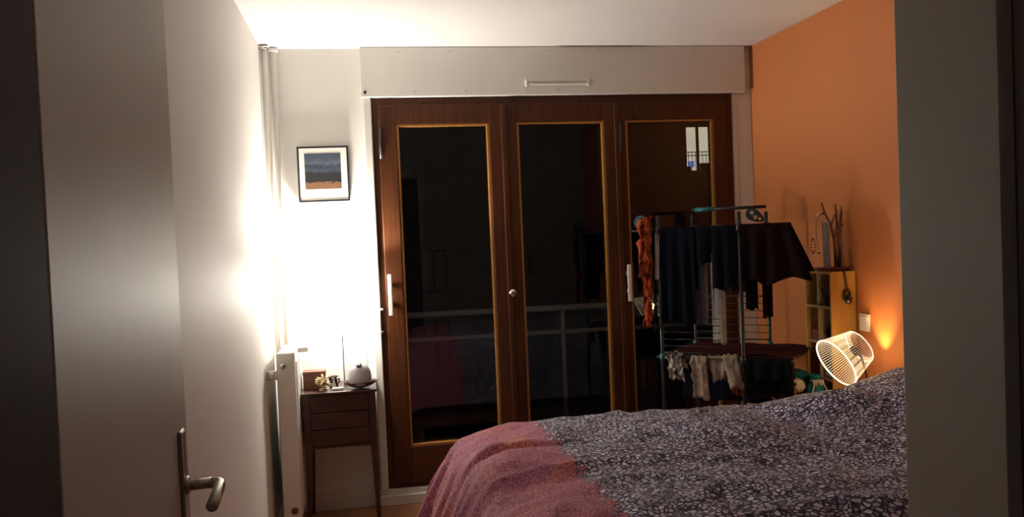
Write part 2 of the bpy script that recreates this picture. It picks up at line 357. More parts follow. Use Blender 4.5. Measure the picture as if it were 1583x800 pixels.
# roller shutter box
t = empty('trim_3', (.02, D, 2.24), 'long white roller shutter box above the window', 'shutter box', None, 'structure')
MB().box((.014, D-.045, 2.232), (2.214, D, 2.497), .002).build('box_panel', 'wallmatt', t)
b = MB()
for x in (.22, .50, .78, 1.06, 1.34, 1.62, 1.90): b.lathe([(.005, 0), (.005, .002), (.003, .003)], (x, D-.045, 2.474), 10, (0, -1, 0))
for x in (.30, .58, 1.10, 1.66, 1.98): b.lathe([(.005, 0), (.005, .002), (.003, .003)], (x, D-.045, 2.258), 10, (0, -1, 0))
b.build('screw_head', 'steel', t)
b = MB(); b.box((.925, D-.063, 2.283), (1.265, D-.045, 2.309), .004); b.box((.913, D-.066, 2.276), (.925, D-.045, 2.316), .003); b.box((1.265, D-.066, 2.276), (1.277, D-.045, 2.316), .003)
for i in range(3): b.box((.935, D-.066, 2.288+i*.007), (1.255, D-.062, 2.290+i*.007))
tag(b.build('air_vent', 'trimw', t), 'slim white air vent with ribbed slot')
MB().lathe([(.009, 0), (.009, .004), (.004, .006)], (.034, D-.045, 2.257), 16, (0, -1, 0)).build('strap_guide', 'black', t)

# ------------------------------------------------------------------ outside
struct('balcony_floor', MB().box((-.8, D+.2, -.12), (3.2, D+1.15, -.02)), 'concrete')
t = empty('balcony_railing', (1.3, D+1.04, 0), 'grey metal balcony railing beyond the dark window', 'railing')
RY = D+1.04
MB().tube([(-.7, RY, .947), (3.1, RY, .925)], .021, 12).build('top_rail', 'rail', t, True)
MB().tube([(-.7, RY, .772), (3.1, RY, .765)], .016, 12).build('middle_rail', 'rail', t, True)
for x in (-.35, 1.32, 2.9): MB().tube([(x, RY, -.02), (x, RY, .93)], .017, 10).build('post', 'rail', t, True)
BY = 40.0
t = empty('apartment_building', (12, BY, -8), 'dark apartment building across the street at night', 'building')
b = MB(); b.box((-30, BY, -12), (15.70, BY+8, 22)); b.box((17.0, BY, -12), (45, BY+8, 22)); b.box((15.70, BY, -12), (17.0, BY+8, 4.1)); b.box((15.70, BY, 6.35), (17.0, BY+8, 22))
b.build('wall', 'facade', t)
wz0, wz1 = 4.1, 6.35
def farwin(x0, x1, z0, z1, lit):
    f = MB(); q = .06
    f.box((x0, BY-.03, z0), (x0+q, BY+.08, z1)); f.box((x1-q, BY-.03, z0), (x1, BY+.08, z1)); f.box((x0, BY-.03, z1-q), (x1, BY+.08, z1)); f.box((x0, BY-.03, z0), (x1, BY+.08, z0+q))
    xm = (x0+x1)/2; f.box((xm-.07, BY-.04, z0), (xm+.07, BY+.08, z1))
    fo = f.build('far_window', 'black', t); 
    for a, c in ((x0+q, xm-.07), (xm+.07, x1-q)):
        MB().box((a, BY+.02, z0+q), (c, BY+.04, z1-q)).build('pane', lit, fo)
    return fo
lw = farwin(15.72, 16.98, wz0, wz1, 'litwindow'); tag(lw, 'lit window with pale curtains high on the building')
b = MB()
for z in (4.88, 5.05): b.tube([(15.6, BY-.2, z), (17.1, BY-.2, z)], .022, 6)
for k in range(9): b.tube([(15.62+k*.18, BY-.2, 4.15), (15.62+k*.18, BY-.2, 5.05)], .014, 6)
b.box((15.75, BY-.15, 4.12), (15.95, BY-.05, 4.35)); b.box((16.4, BY-.2, 4.1), (16.9, BY-.05, 4.5))
b.build('window_guard', 'black', t)
MB().box((15.80, BY-.12, 4.32), (16.12, BY-.06, 4.62)).build('screen', 'bluelight', t)
for (x0, z0) in ((7.4, -.6),): farwin(x0, x0+.55, z0-.02, z0+.9, 'dimwindow')
for x0 in (-2, 2.5, 11.5, 20.5):
    for z0 in (-4.5, -1.2, 4.1, 7.4):
        farwin(x0, x0+1.2, z0, z0+2.0, 'darkpane')

# ------------------------------------------------------------------ heating
for i, (x, y, r, lab) in enumerate(((XL+.028, D-.10, .014, 'white heating pipe in the corner, nearer the camera'), (XL+.064, D-.035, .016, 'white heating pipe in the corner, nearer the picture'))):
    t = empty('heating_pipe', (x, y, 0), lab, 'pipe', 'heating pipes in the corner')
    MB().tube([(x, y, 0), (x, y, H)], r, 16).build('pipe', 'trimw', t, True)
    MB().lathe([(r+.011, 0), (r+.011, .012), (r+.003, .022)], (x, y, H-.024), 20).build('collar', 'chrome' if i == 0 else 'whitemetal', t, True)
t = empty('radiator', (-.39, 4.45, 0), 'white panel radiator on the left wall, seen end on', 'radiator')
rx0, rx1, ry0, ry1, rz0, rz1 = -.452, -.364, 4.24, 4.60, .12, .925
b = MB(); b.box((rx1-.012, ry0, rz0), (rx1, ry1, rz1), .004)
for k in range(9): b.box((rx1, ry0+.03+k*.035, rz0+.04), (rx1+.005, ry0+.047+k*.035, rz1-.04), .002)
b.build('front_panel', 'whitemetal', t)
MB().box((rx0, ry0, rz0), (rx0+.012, ry1, rz1), .004).build('rear_panel', 'whitemetal', t)
MB().box((rx0+.002, ry0-.003, rz0+.005), (rx1-.002, ry0+.004, rz1+.004), .002).build('side_panel', 'whitemetal', t)
MB().box((rx0+.002, ry1-.004, rz0+.005), (rx1-.002, ry1+.003, rz1+.004), .002).build('side_panel', 'whitemetal', t)
b = MB(); b.box((rx0, ry0, rz1), (rx1, ry0+.02, rz1+.006)); b.box((rx0, ry1-.02, rz1), (rx1, ry1, rz1+.006))
for k in range(12): b.box((rx0+.012, ry0+.03+k*.026, rz1-.004), (rx1-.012, ry0+.044+k*.026, rz1+.003))
b.build('top_grille', 'whitemetal', t)
b = MB(); b.lathe([(.013, 0), (.013, .022), (.009, .028)], ((rx0+rx1)/2-.012, ry0-.002, .872), 16, (0, -1, 0)); tag(b.build('bleed_valve', 'steel', t, True), 'small steel bleed plug')
MB().lathe([(.016, 0), (.016, .012), (.010, .016)], ((rx0+rx1)/2+.01, ry0-.002, .16), 14, (0, -1, 0)).build('drain_plug', 'boxwood', t, True)
b = MB(); b.box((XL, ry0+.012, .80), (rx0+.004, ry0+.04, .845), .002); b.box((XL+.010, ry0-.004, .808), (XL+.034, ry0+.014, .838), .004); b.build('bracket', 'whitemetal', t)
MB().box((rx1-.01, ry0+.2, .905), (rx1+.050, ry0+.24, .93), .003).build('cap', 'trimw', t)
MB().tube([((rx0+rx1)/2, ry1, .16), ((rx0+rx1)/2, ry1+.05, .16), ((rx0+rx1)/2, ry1+.05, 0)], .009, 10).build('supply_pipe', 'trimw', t, True)

# ------------------------------------------------------------------ wall lamp (the room's bright light)
lx, ly, lz = -.125, D-.095, 1.235
t = empty('wall_lamp', (lx, D, lz), 'glowing white wall lamp between the framed picture and the small table', 'lamp')
b = MB(); b.lathe([(.045, -.085), (.056, -.082), (.060, -.03), (.060, .05), (.056, .087), (.045, .090)], (lx, ly, lz), 32)
b.build('lamp_shade', 'lampglow', t, True)
L = bpy.data.lights.new('open_shade_top', 'SPOT'); L.energy = 60; L.color = LAMP_COL; L.shadow_soft_size = .04; L.spot_size = 3.0; L.spot_blend = .25
lo = bpy.data.objects.new('lamp_uplight', L); C.objects.link(lo); lo.location = (lx, ly, lz+.135); lo.rotation_euler = (PI-.0, 0, 0)
L = bpy.data.lights.new('open_shade_base', 'SPOT'); L.energy = 14; L.color = LAMP_COL; L.shadow_soft_size = .04; L.spot_size = 2.6; L.spot_blend = .8
lo = bpy.data.objects.new('lamp_downlight', L); C.objects.link(lo); lo.location = (lx, ly, lz-.13)
b = MB(); b.box((lx-.03, D-.012, lz-.05), (lx+.03, D, lz+.05), .004); b.tube([(lx, D-.01, lz), (lx, ly+.06, lz)], .008, 10); b.build('mount', 'whitemetal', t)

# ------------------------------------------------------------------ framed picture
t = empty('framed_picture', (-.205, D, 1.675), 'small framed landscape print with white mat on the white wall', 'picture')
px0, px1, pz0, pz1, py = -.340, -.070, 1.678, 1.976, D-.006
b = MB(); q = .010; yy = D-.028
b.box((px0, yy, pz0), (px0+q, py, pz1), .001); b.box((px1-q, yy, pz0), (px1, py, pz1), .001); b.box((px0+q, yy, pz0), (px1-q, py, pz0+q), .001); b.box((px0+q, yy, pz1-q), (px1-q, py, pz1), .001)
b.build('frame', 'black', t)
MB().box((px0+q, D-.024, pz0+q), (px1-q, D-.010, pz1-q)).build('mat_board', 'whiteplastic', t)
pr = MB().box((-.302, D-.0252, 1.746), (-.112, D-.0241, 1.938)).build('print', 'print', t); tag(pr, 'dark hills under a blue grey sky with a brown field')

# ------------------------------------------------------------------ small table
t = empty('side_table', (-.168, 4.52, 0), 'small dark wooden side table on tapered legs by the radiator', 'table')
tx0, tx1, ty0, ty1 = -.357, .022, 4.355, 4.69
MB().box((tx0, ty0, .692), (tx1, ty1, .706), .003).build('tabletop', 'tablewood', t)
b = MB(); b.box((tx0+.018, ty0+.018, .418), (tx0+.030, ty1-.01, .692)); b.box((tx1-.030, ty0+.018, .418), (tx1-.018, ty1-.01, .692)); b.box((tx0+.03, ty1-.022, .418), (tx1-.03, ty1-.01, .692)); b.box((tx0+.03, ty0+.03, .418), (tx1-.03, ty1-.022, .43))
b.box((tx0+.03, ty0+.020, .418), (tx1-.03, ty0+.028, .43)); b.build('carcass', 'tablewood', t)
for z0, z1 in ((.603, .688), (.516, .599), (.434, .512)):
    d_ = MB().box((tx0+.044, ty0+.012, z0), (tx1-.044, ty0+.030, z1), .003).build('drawer', 'tablewood', t)
for sx in (0, 1):
    for sy in (0, 1):
        b = MB(); x = tx0+.026 if sx == 0 else tx1-.026; y = ty0+.026 if sy == 0 else ty1-.026; o_ = -.010 if sx == 0 else .010
        pts = []
        for (zz, hw, off) in ((.692, .017, 0), (.42, .017, 0), (.0, .009, o_)):
            pts.append([(x+off-hw, y-hw, zz), (x+off+hw, y-hw, zz), (x+off+hw, y+hw, zz), (x+off-hw, y+hw, zz)])
        vs_ = [[b.bm.verts.new(p_) for p_ in r_] for r_ in pts]
        for i in range(2):
            for k in range(4): b.bm.faces.new((vs_[i][k], vs_[i][(k+1) % 4], vs_[i+1][(k+1) % 4], vs_[i+1][k]))
        b.bm.faces.new(vs_[0]); b.bm.faces.new(vs_[2]); b.build('leg', 'tablewood', t)
TZ = .706
t = empty('wooden_box', (-.29, 4.50, TZ), 'plain brown wooden box at the left of the small table', 'box')
MB().box((-.348, 4.47, TZ), (-.236, 4.55, TZ+.075), .002).build('body', 'boxwood', t); MB().box((-.350, 4.468, TZ+.076), (-.234, 4.552, TZ+.092), .002).build('lid', 'boxwood', t)
# coral
b = MB(); random.seed(3)
c0 = V(-.245, 4.425, TZ)
b.tube([c0, c0+V(0, 0, .04)], .010, 7, rr=[.012, .008])
for k in range(30):
    d = V(random.uniform(-1, 1), random.uniform(-1, 1), random.uniform(-.5, 1)).normalized(); L = random.uniform(.03, .048)
    q = c0+V(0, 0, .042); mid = q+d*L*.6; b.tube([q, mid, q+d*L], .004, 6, rr=[.0055, .0045, .0035])
    d2 = (d+V(random.uniform(-1, 1), random.uniform(-1, 1), random.uniform(-1, 1))*.6).normalized(); b.tube([mid, mid+d2*L*.45], .003, 5, rr=[.004, .003])
b.tube([c0+V(-.02, 0, .004), c0+V(.02, 0, .004)], .006, 8)
tag(b.build('coral_ornament', 'coral', None, True), 'cream branching coral ornament in front of the brown box', 'ornament')
t = empty('glass_tumbler', (-.195, 4.47, TZ), 'small clear glass beside the coral ornament', 'glass')
b = MB(); prof = [(.018, 0), (.022, .002), (.026, .06), (.024, .06), (.020, .006), (.001, .005)]; b.lathe(prof, (-.195, 4.48, TZ), 24); b.build('bowl', 'glass', t, True)
t = empty('perfume_bottle', (-.170, 4.44, TZ), 'tiny clear bottle with grey cap in front of the wire frame', 'bottle')
MB().box((-.185, 4.43, TZ), (-.155, 4.448, TZ+.032), .004).build('body', 'glass', t)
tag(MB().lathe([(.0085, .032), (.0085, .058), (.007, .060)], (-.170, 4.439, TZ), 16).build('cap', 'steel', t, True), 'grey metal cap')
tag(MB().box((-.200, 4.385, TZ), (-.145, 4.415, TZ+.014), .003).build('trinket_box', 'whiteplastic'), 'flat white trinket box at the front of the table', 'box')
# thin frame
t = empty('standing_frame', (-.08, 4.50, TZ), 'tall thin black frame standing behind the round diffuser', 'frame')
b = MB(); a0, a1, zz = -.142, -.018, TZ+.285
b.tube([(a0, 4.53, TZ+.002), (a0, 4.53, zz)], .0030, 6); b.tube([(a1, 4.53, TZ+.002), (a1, 4.53, zz)], .0012, 6); b.tube([(a0, 4.53, zz), (a1, 4.53, zz)], .0022, 6); b.tube([(a0, 4.53, TZ+.003), (a1, 4.53, TZ+.003)], .0025, 6)
b.build('rim', 'black', t); MB().box((a0+.002, 4.5295, TZ+.004), (a1-.002, 4.5305, zz-.001)).build('pane', 'glass', t)
# dish + diffuser
b = MB(); dc = V(-.062, 4.425, TZ+.001); cs, sn = math.cos(.12), math.sin(.12)
def dish(u, v):
    a = 2*PI*u; rr_ = v if v <= .5 else (1-v)
    k = min(1, rr_*2); ex = 1+.28*max(0, math.cos(a))**4
    zt = .030*k**2.2+.010*k**3*abs(math.cos(a))**3 + (.004 if v > .5 else 0)
    return dc+V(k*.088*math.cos(a)*ex**.5, k*.055*math.sin(a), zt)
b.grid(dish, 48, 24); bmesh.ops.remove_doubles(b.bm, verts=b.bm.verts, dist=.0004)
tag(b.build('leaf_dish', 'dish', None, True), 'dark wooden boat shaped dish under the round diffuser', 'dish')
t = empty('aroma_diffuser', (-.060, 4.425, TZ+.012), 'round pale grey dome with a black hole, in the wooden dish', 'diffuser')
MB().lathe([(.036, 0), (.050, .006), (.058, .03), (.058, .052), (.052, .078), (.040, .098), (.024, .110), (.010, .114), (.0085, .110), (.0085, .100), (.001, .099)], (-.060, 4.425, TZ+.013), 36).build('dome', 'ceramic', t, True)
MB().lathe([(.015, -.006), (.015, .002), (.012, .003)], (-.062, 4.392, TZ+.1235), 24, (0, -.7, 1)).build('mist_hole', 'black', t, True)

# ------------------------------------------------------------------ light switch
t = empty('light_switch', (XR, 3.60, .985), 'white light switch on the orange wall above the bedside lamp', 'switch')
MB().box((XR-.009, 3.563, .945), (XR, 3.643, 1.027), .003).build('plate', 'whiteplastic', t); MB().box((XR-.013, 3.575, .957), (XR-.008, 3.631, 1.015), .002).build('rocker', 'whiteplastic', t)

# ------------------------------------------------------------------ cubby shelf
t = empty('cubby_shelf', (2.2, 3.78, 0), 'narrow pale wooden cubby shelf standing against the orange wall', 'shelf')
sx0, sx1, sy0, sy1, sh = 2.130, 2.256, 3.662, 3.905, 1.224
MB().box((sx0, sy0, 0), (sx1, sy0+.012, sh), .001).build('side_board', 'paleyel', t); MB().box((sx0, sy1-.012, 0), (sx1, sy1, sh), .001).build('side_board', 'paleyel', t)
MB().box((sx0, sy0+.012, sh-.012), (sx1, sy1-.012, sh)).build('top_board', 'paleyel', t)
MB().box((sx1-.004, sy0+.012, 0), (sx1, sy1-.012, sh-.012)).build('back_board', 'paleyel', t)
MB().box((sx0+.002, (sy0+sy1)/2-.005, 0), (sx1-.004, (sy0+sy1)/2+.005, sh-.012)).build('divider', 'frontw', t)
rows = [1.224-.172*k for k in range(1, 7)]
for z in rows:
    MB().box((sx0+.001, sy0+.012, z-.005), (sx1-.004, sy1-.012, z+.005)).build('shelf_board', 'frontw', t)
ym = (sy0+sy1)/2
def item(name, a, b_, m_, lab, cat, grp=None, bev=.004): return tag(MB().box(a, b_, bev).build(name, m_), lab, cat, grp)
def floorz(k): return rows[k]+.0055
t = empty('sunglasses', (2.2, 3.72, floorz(0)), 'dark folded sunglasses on a small case in the top right cubby', 'sunglasses')
b = MB(); b.box((2.15, 3.685, floorz(0)), (2.22, 3.765, floorz(0)+.045), .01); b.build('case', 'burg2', t)
b = MB(); b.ring((2.142, 3.705, floorz(0)+.07), (1, 0, .2), .02, .004, 20); b.ring((2.142, 3.748, floorz(0)+.07), (1, 0, .2), .02, .004, 20); b.tube([(2.145, 3.69, floorz(0)+.07), (2.20, 3.69, floorz(0)+.06)], .003, 6); b.box((2.140, 3.69, floorz(0)+.045), (2.150, 3.76, floorz(0)+.055)); b.build('rims', 'black', t)
t = empty('small_bottle', (2.17, 3.84, floorz(0)), 'small dark bottle leaning in the top left cubby', 'bottle')
MB().lathe([(.018, 0), (.020, .004), (.020, .06), (.008, .075), (.008, .09)], (2.17, 3.835, floorz(0)), 18).build('body', 'black', t, True)
MB().lathe([(.010, .09), (.010, .11), (.008, .112)], (2.17, 3.835, floorz(0)), 14).build('cap', 'steel', t, True)
t = empty('dark_pouch', (2.17, 3.72, floorz(1)), 'black crumpled pouch in the right cubby of the second row', 'pouch')
MB().blob((2.185, 3.722, floorz(1)+.040), (.045, .042, .040), .25, 3, 3, 5).build('pouch_body', 'blackcloth', t, True)
b = MB(); b.tube([(2.16, 3.70, floorz(1)+.07), (2.155, 3.72, floorz(1)+.09), (2.16, 3.745, floorz(1)+.068)], .004, 6); b.build('strap', 'black', t)
item('card_box', (2.15, 3.80, floorz(1)), (2.24, 3.88, floorz(1)+.05), 'redcard', 'low dark red box in the left cubby of the second row', 'box')
item('red_book', (2.14, 3.80, floorz(2)), (2.24, 3.88, floorz(2)+.12), 'redcard', 'dark red book standing in the third row cubby', 'book', None, .002)
item('white_box', (2.14, 3.69, floorz(2)), (2.24, 3.765, floorz(2)+.06), 'whitecloth', 'pale folded cloth behind the bedside lamp in the shelf', 'cloth', None, .012)
# things on the shelf
t = empty('branch_stand', (2.19, 3.75, sh), 'jewellery stand of dark twigs on a wooden base on the shelf', 'jewellery stand')
MB().box((2.135, 3.69, sh), (2.245, 3.80, sh+.018), .003).build('base', 'basewood', t)
b = MB(); base = sh+.018; random.seed(11)
def twig(p0, pts, r0):
    P = [V(*p0)]+[V(*q) for q in pts]; n = len(P); b.tube(P, r0, 7, rr=[1.35*r0*(1-.6*i/(n-1)) for i in range(n)])
twig((2.195, 3.72, base), [(2.192, 3.722, base+.12), (2.18, 3.73, base+.20), (2.155, 3.74, base+.26), (2.14, 3.74, base+.31)], .0065)
twig((2.192, 3.722, base+.12), [(2.20, 3.72, base+.18), (2.222, 3.72, base+.22), (2.232, 3.72, base+.29)], .005)
twig((2.20, 3.72, base+.17), [(2.225, 3.715, base+.195), (2.238, 3.715, base+.205)], .004)
twig((2.18, 3.73, base+.20), [(2.195, 3.73, base+.235), (2.20, 3.73, base+.25)], .0035)
twig((2.218, 3.73, base), [(2.222, 3.73, base+.10), (2.21, 3.73, base+.21), (2.205, 3.73, base+.30)], .0065)
twig((2.222, 3.73, base+.12), [(2.237, 3.74, base+.2), (2.245, 3.74, base+.27)], .005)
twig((2.155, 3.74, base+.26), [(2.14, 3.745, base+.255), (2.125, 3.745, base+.245)], .004)
b.build('twigs', 'bark', t, True)
t = empty('jewellery_board', (2.15, 3.79, sh), 'narrow taupe upright board beside the twigs on the shelf', 'board')
MB().box((2.131, 3.812, sh), (2.225, 3.87, sh+.014), .003).build('foot', 'board', t)
MB().box((2.150, 3.700, sh+.0185), (2.158, 3.757, sh+.235), .003).build('panel', 'board', t)
t = empty('pendant_necklace', (2.135, 3.80, sh+.1), 'thin necklace with a bright round pendant hanging from the twigs', 'necklace')
b = MB(); pts = [V(2.128, 3.745+.028*math.sin(a), sh+.19+.09*math.cos(a)) for a in [2*PI*i/24 for i in range(25)]]; b.tube(pts, .0015, 5); b.build('chain', 'steel', t)
MB().lathe([(.001, 0), (.008, .001), (.008, .004), (.001, .005)], (2.126, 3.745, sh+.09), 16, (-1, -1, 0)).build('pendant', 'chrome', t, True)
t = empty('bead_bracelet', (2.12, 3.79, sh), 'string of beads hanging on the taupe board', 'bracelet')
b = MB()
for i in range(14):
    a = 2*PI*i/14; b.blob((2.144, 3.835+.02*math.sin(a), sh+.12+.035*math.cos(a)), (.0042,)*3, 0, 1, 1)
b.build('beads', 'basewood', t, True)
t = empty('hanging_charm', (2.21, 3.655, 1.1), 'black charm necklace hanging over the side of the shelf', 'necklace')
b = MB(); b.tube([(2.192, 3.668, sh+.003), (2.195, 3.658, sh-.01), (2.205, 3.657, 1.14)], .0035, 6); b.tube([(2.202, 3.668, sh+.003), (2.203, 3.658, sh-.01), (2.212, 3.657, 1.14)], .003, 6); b.build('cord', 'bark', t)
b = MB(); b.ring((2.207, 3.656, 1.118), (0, 1, 0), .017, .0045, 24); b.ring((2.213, 3.654, 1.088), (0, 1, 0), .014, .005, 24); b.ring((2.200, 3.652, 1.102), (.3, 1, 0), .012, .004, 20); b.build('rings', 'black', t, True)
MB().lathe([(.001, 0), (.009, .001), (.009, .004), (.001, .005)], (2.211, 3.652, 1.082), 16, (0, -1, 0)).build('disc', 'chrome', t, True)

# ------------------------------------------------------------------ bed
t = empty('bed', (1.25, 2.7, 0), 'double bed with its head against the orange wall', 'bed')
BX0, BX1, BY0, BY1 = .28, 2.245, 1.98, 3.385
b = MB(); b.box((BX0, BY0, .10), (BX1, BY0+.03, .28), .004); b.box((BX0, BY1-.03, .10), (BX1, BY1, .28), .004); b.box((BX0, BY0+.03, .10), (BX0+.03, BY1-.03, .28), .004); b.box((BX1-.03, BY0+.03, .10), (BX1, BY1-.03, .28), .004)
b.box((BX0+.03, BY0+.03, .22), (BX1-.03, BY1-.03, .25)); b.build('bed_frame', 'bedframe', t)
for x in (BX0+.04, BX1-.04):
    for y in (BY0+.04, BY1-.04): MB().box((x-.03, y-.03, 0), (x+.03, y+.03, .12), .003).build('leg', 'bedframe', t)
MB().box((BX0+.01, BY0+.01, .28), (BX1, BY1-.01, .60), .05).build('mattress', 'mattress', t)

def lerp_tab(tab, s):
    for i in range(len(tab)-1):
        if s <= tab[i+1][0]:
            a, c = tab[i], tab[i+1]; k = (s-a[0])/(c[0]-a[0]); k = max(0, k)
            return tuple(a[j]+(c[j]-a[j])*k for j in range(1, len(a)))
    return tab[-1][1:]
def arctab(pts):   # pts of (pos, drop) -> (arclength, pos, drop)
    s = 0; out = [(0, *pts[0])]
    for i in range(1, len(pts)):
        s += math.hypot(pts[i][0]-pts[i-1][0], pts[i][1]-pts[i-1][1]); out.append((s, *pts[i]))
    return out
foot = arctab([(.90, 0), (.67, .004), (.54, .010), (.47, .020), (.40, .036), (.35, .062), (.305, .105), (.275, .155), (.245, .215), (.218, .29), (.195, .36), (.172, .44), (.155, .52), (.145, .60)])
side = arctab([(0, 0), (.10, .004), (.16, .014), (.20, .034), (.225, .065), (.240, .11), (.247, .2), (.252, .32), (.256, .45)])
SF, SS = foot[-1][0], side[-1][0]
Y0c, Y1c = 2.14, 3.225     # rounding starts
ATOT = SF+(2.235-.90); BTOT = SS*2+(Y1c-Y0c)
def duv(u, v):
    a = SF-u*ATOT   # arclength past rounding start towards the foot
    if a > 0: x, dx = lerp_tab(foot, a)
    else: x, dx = .90-a, 0
    bb = v*BTOT
    if bb < SS: p_, dy = lerp_tab(side, SS-bb); y = Y0c-p_
    elif bb > BTOT-SS: p_, dy = lerp_tab(side, bb-(BTOT-SS)); y = Y1c+p_
    else: y, dy = Y0c+(bb-SS), 0
    # puff and wrinkles in the sheet's own coordinates
    A = .90-a if a < 0 else .90-a; B = y if dy == 0 else (Y0c-(SS-bb) if bb < SS else Y1c+(bb-(BTOT-SS)))
    top = .712
    zz = 0
    zz += .020*noise.noise(V(A*2.3, B*2.6, 0))+.014*noise.noise(V(A*5, B*5.5, 4))+.006*noise.noise(V(A*12, B*12, 8))
    rd = 1-abs(noise.noise(V(A*3.1+1, B*3.4, 2)))*2; zz += .012*max(0, rd)**3
    def gs(cx, cy, sx, sy): return math.exp(-((A-cx)/sx)**2-((B-cy)/sy)**2)
    zz += .075*gs(1.82, 3.10, .17, .20)+.05*gs(2.22, 3.00, .17, .30)+.05*gs(2.1, 2.5, .3, .35)-.025*gs(1.58, 3.0, .07, .4)+.03*gs(1.25, 2.9, .25, .2)
    zz -= .05*min(1, max(0, (A-1.93)/.06))*gs(2.1, 2.65, 9, .75)
    # long crease across the maroon end
    cy = 2.98+.16*(A-.5)+.05*math.sin(A*6); dd = B-cy; cw = math.exp(-((A-.35)/.33)**2)
    zz += cw*(.022*math.exp(-(dd/.10)**2)-.035*math.exp(-((dd+.05)/.035)**2)+.03*math.exp(-((dd+.22)/.13)**2))
    hang = min(1, max(0, (dx-.05)/.3)); hy = min(1, max(0, (dy-.04)/.2))
    wav = .022*hang*math.sin(B*26+3*noise.noise(V(B*3, A*2, 1)))+.014*hang*math.sin(B*55+2)+.02*hang*noise.noise(V(B*6, A*4, 5))
    wy = .006*hy*math.sin(A*24+3*noise.noise(V(A*3, 0, 1)))
    k = math.sqrt(dx*dx+dy*dy) if (dx > 0 and dy > 0) else dx+dy
    k = min(k, .62)
    both = min(hang, hy)
    X = x-wav-.03*both; Y = y+(wy if B > 2.5 else -wy)+.0*both
    fade = 1-.8*max(hang, hy)
    if A > 1.85: pass
    return V(max(X, .10), min(Y, 3.49), max(.06, top+zz*fade-k))
NU, NVV = 260, 190
b = MB(); b.grid(duv, NU, NVV)
o = b.build('duvet', 'duvet', None, True); tag(o, 'thick duvet with pale flakes on dark purple and a maroon foot end', 'duvet')
me = o.data; uvl = me.uv_layers.new(name='sheet'); 
vuv = []
for i in range(NU+1):
    for j in range(NVV+1):
        A = .90-(SF-i/NU*ATOT); vuv.append((A, j/NVV*BTOT+1.4))
for lp in me.loops: uvl.data[lp.index].uv = vuv[lp.vertex_index]
sm = o.modifiers.new('thickness', 'SOLIDIFY'); sm.thickness = .012; sm.offset = -1
def pillow(cx, cy, cz, lx_, ly_, h_, rot, lab):
    b = MB(); R_ = Matrix.Rotation(rot, 3, 'Y')
    def f(sgn):
        def g(u, v):
            a, c = u*2-1, v*2-1
            e = max(0, (1-abs(a)**3.2))*max(0, (1-abs(c)**3.2)); hh = h_*e**.45
            pinch = 1-.06*(1-abs(a))*abs(c)**2
            q = V(a*lx_*(1-.07*(1-c*c)), c*ly_*(1-.07*(1-a*a)), sgn*hh*(1+.12*noise.noise(V(a*2+cx, c*2, sgn))))
            return R_ @ q+V(cx, cy, cz)
        return g
    b.grid(f(1), 30, 30); b.grid(f(-1), 30, 30); bmesh.ops.remove_doubles(b.bm, verts=b.bm.verts, dist=.0008)
    o = b.build('pillow', 'duvet', None, True); tag(o, lab, 'pillow', 'pillows at the head of the bed')
    uvl = o.data.uv_layers.new(name='sheet')
    for lp in o.data.loops:
        c = o.data.vertices[lp.vertex_index].co; uvl.data[lp.index].uv = (c.x+1.1+c.z*.3, c.y*1.02)
    return o
pillow(2.065, 3.00, .770, .185, .30, .055, -.26, 'plump pillow in dark purple flake print near the bedside lamp')
pillow(2.065, 2.34, .780, .185, .30, .055, -.26, 'second flake print pillow, nearer the doorway')

# ------------------------------------------------------------------ nightstand and lit acrylic lamp
t = empty('nightstand', (2.08, 3.56, 0), 'narrow wooden nightstand between the bed and the cubby shelf', 'nightstand')
MB().box((1.92, 3.515, .60), (2.245, 3.652, .62), .003).build('top', 'ns', t); b = MB(); b.box((1.93, 3.52, .30), (1.945, 3.645, .60)); b.box((2.225, 3.52, .30), (2.24, 3.645, .60)); b.box((1.945, 3.635, .30), (2.225, 3.645, .60)); b.box((1.945, 3.52, .30), (2.225, 3.635, .31)); b.build('carcass', 'ns', t)
MB().box((1.947, 3.513, .45), (2.223, 3.525, .595), .002).build('drawer', 'ns', t)
for x in (1.94, 2.225):
    for y in (3.525, 3.637): MB().tube([(x, y, 0), (x, y, .30)], .011, 10, rr=[.008, .012]).build('leg', 'ns', t)
t = empty('acrylic_lamp', (2.165, 3.57, .62), 'lit clear acrylic cage lamp with glowing ribs behind the pillows', 'lamp')
cw_, cn_ = V(2.000, 3.415, .842), V(2.120, 3.425, .905); ax = (cn_-cw_).normalized(); RW, RN = .114, .078
a_ = ax.orthogonal().normalized(); b_ = ax.cross(a_)
b = MB(); b.ring(cw_, ax, RW, .0032, 60, 6); b.ring(cn_, ax, RN, .0014, 48, 6)
tag(b.build('glowing_rim', 'rimglow', t, True), 'bright edge lit rim')
b = MB()
for k in range(64):
    an = 2*PI*k/64; d = a_*math.cos(an)+b_*math.sin(an)
    b.tube([cw_+d*RW, cw_*.5+cn_*.5+d*(RW*.46+RN*.56), cn_+d*RN, cn_+ax*.012+d*RN*.82], .0008, 4, False)
b.build('shade_ribs', 'ribglow', t)
b = MB(); b.lathe([(.019, -.006), (.024, -.002), (.024, .006), (.015, .012)], cn_-ax*.018+V(-.052, -.07, .002), 24, ax)
b.tube(bezarc(cn_-ax*.008+V(-.052, -.07, .002), (2.10, 3.36, .87), (2.150, 3.42, .74), 8)+[V(2.165, 3.56, .63)], .0055, 10)
b.lathe([(.045, 0), (.045, .010), (.010, .016)], (2.165, 3.57, .6205), 28)
tag(b.build('stand', 'bark', t, True), 'brown hub, arm and foot')
L = bpy.data.lights.new('lamp_glow', 'POINT'); L.energy = 1.3; L.color = (1, .66, .28); L.shadow_soft_size = .02
lo = bpy.data.objects.new('lamp_light', L); C.objects.link(lo); lo.location = cw_*.4+cn_*.6
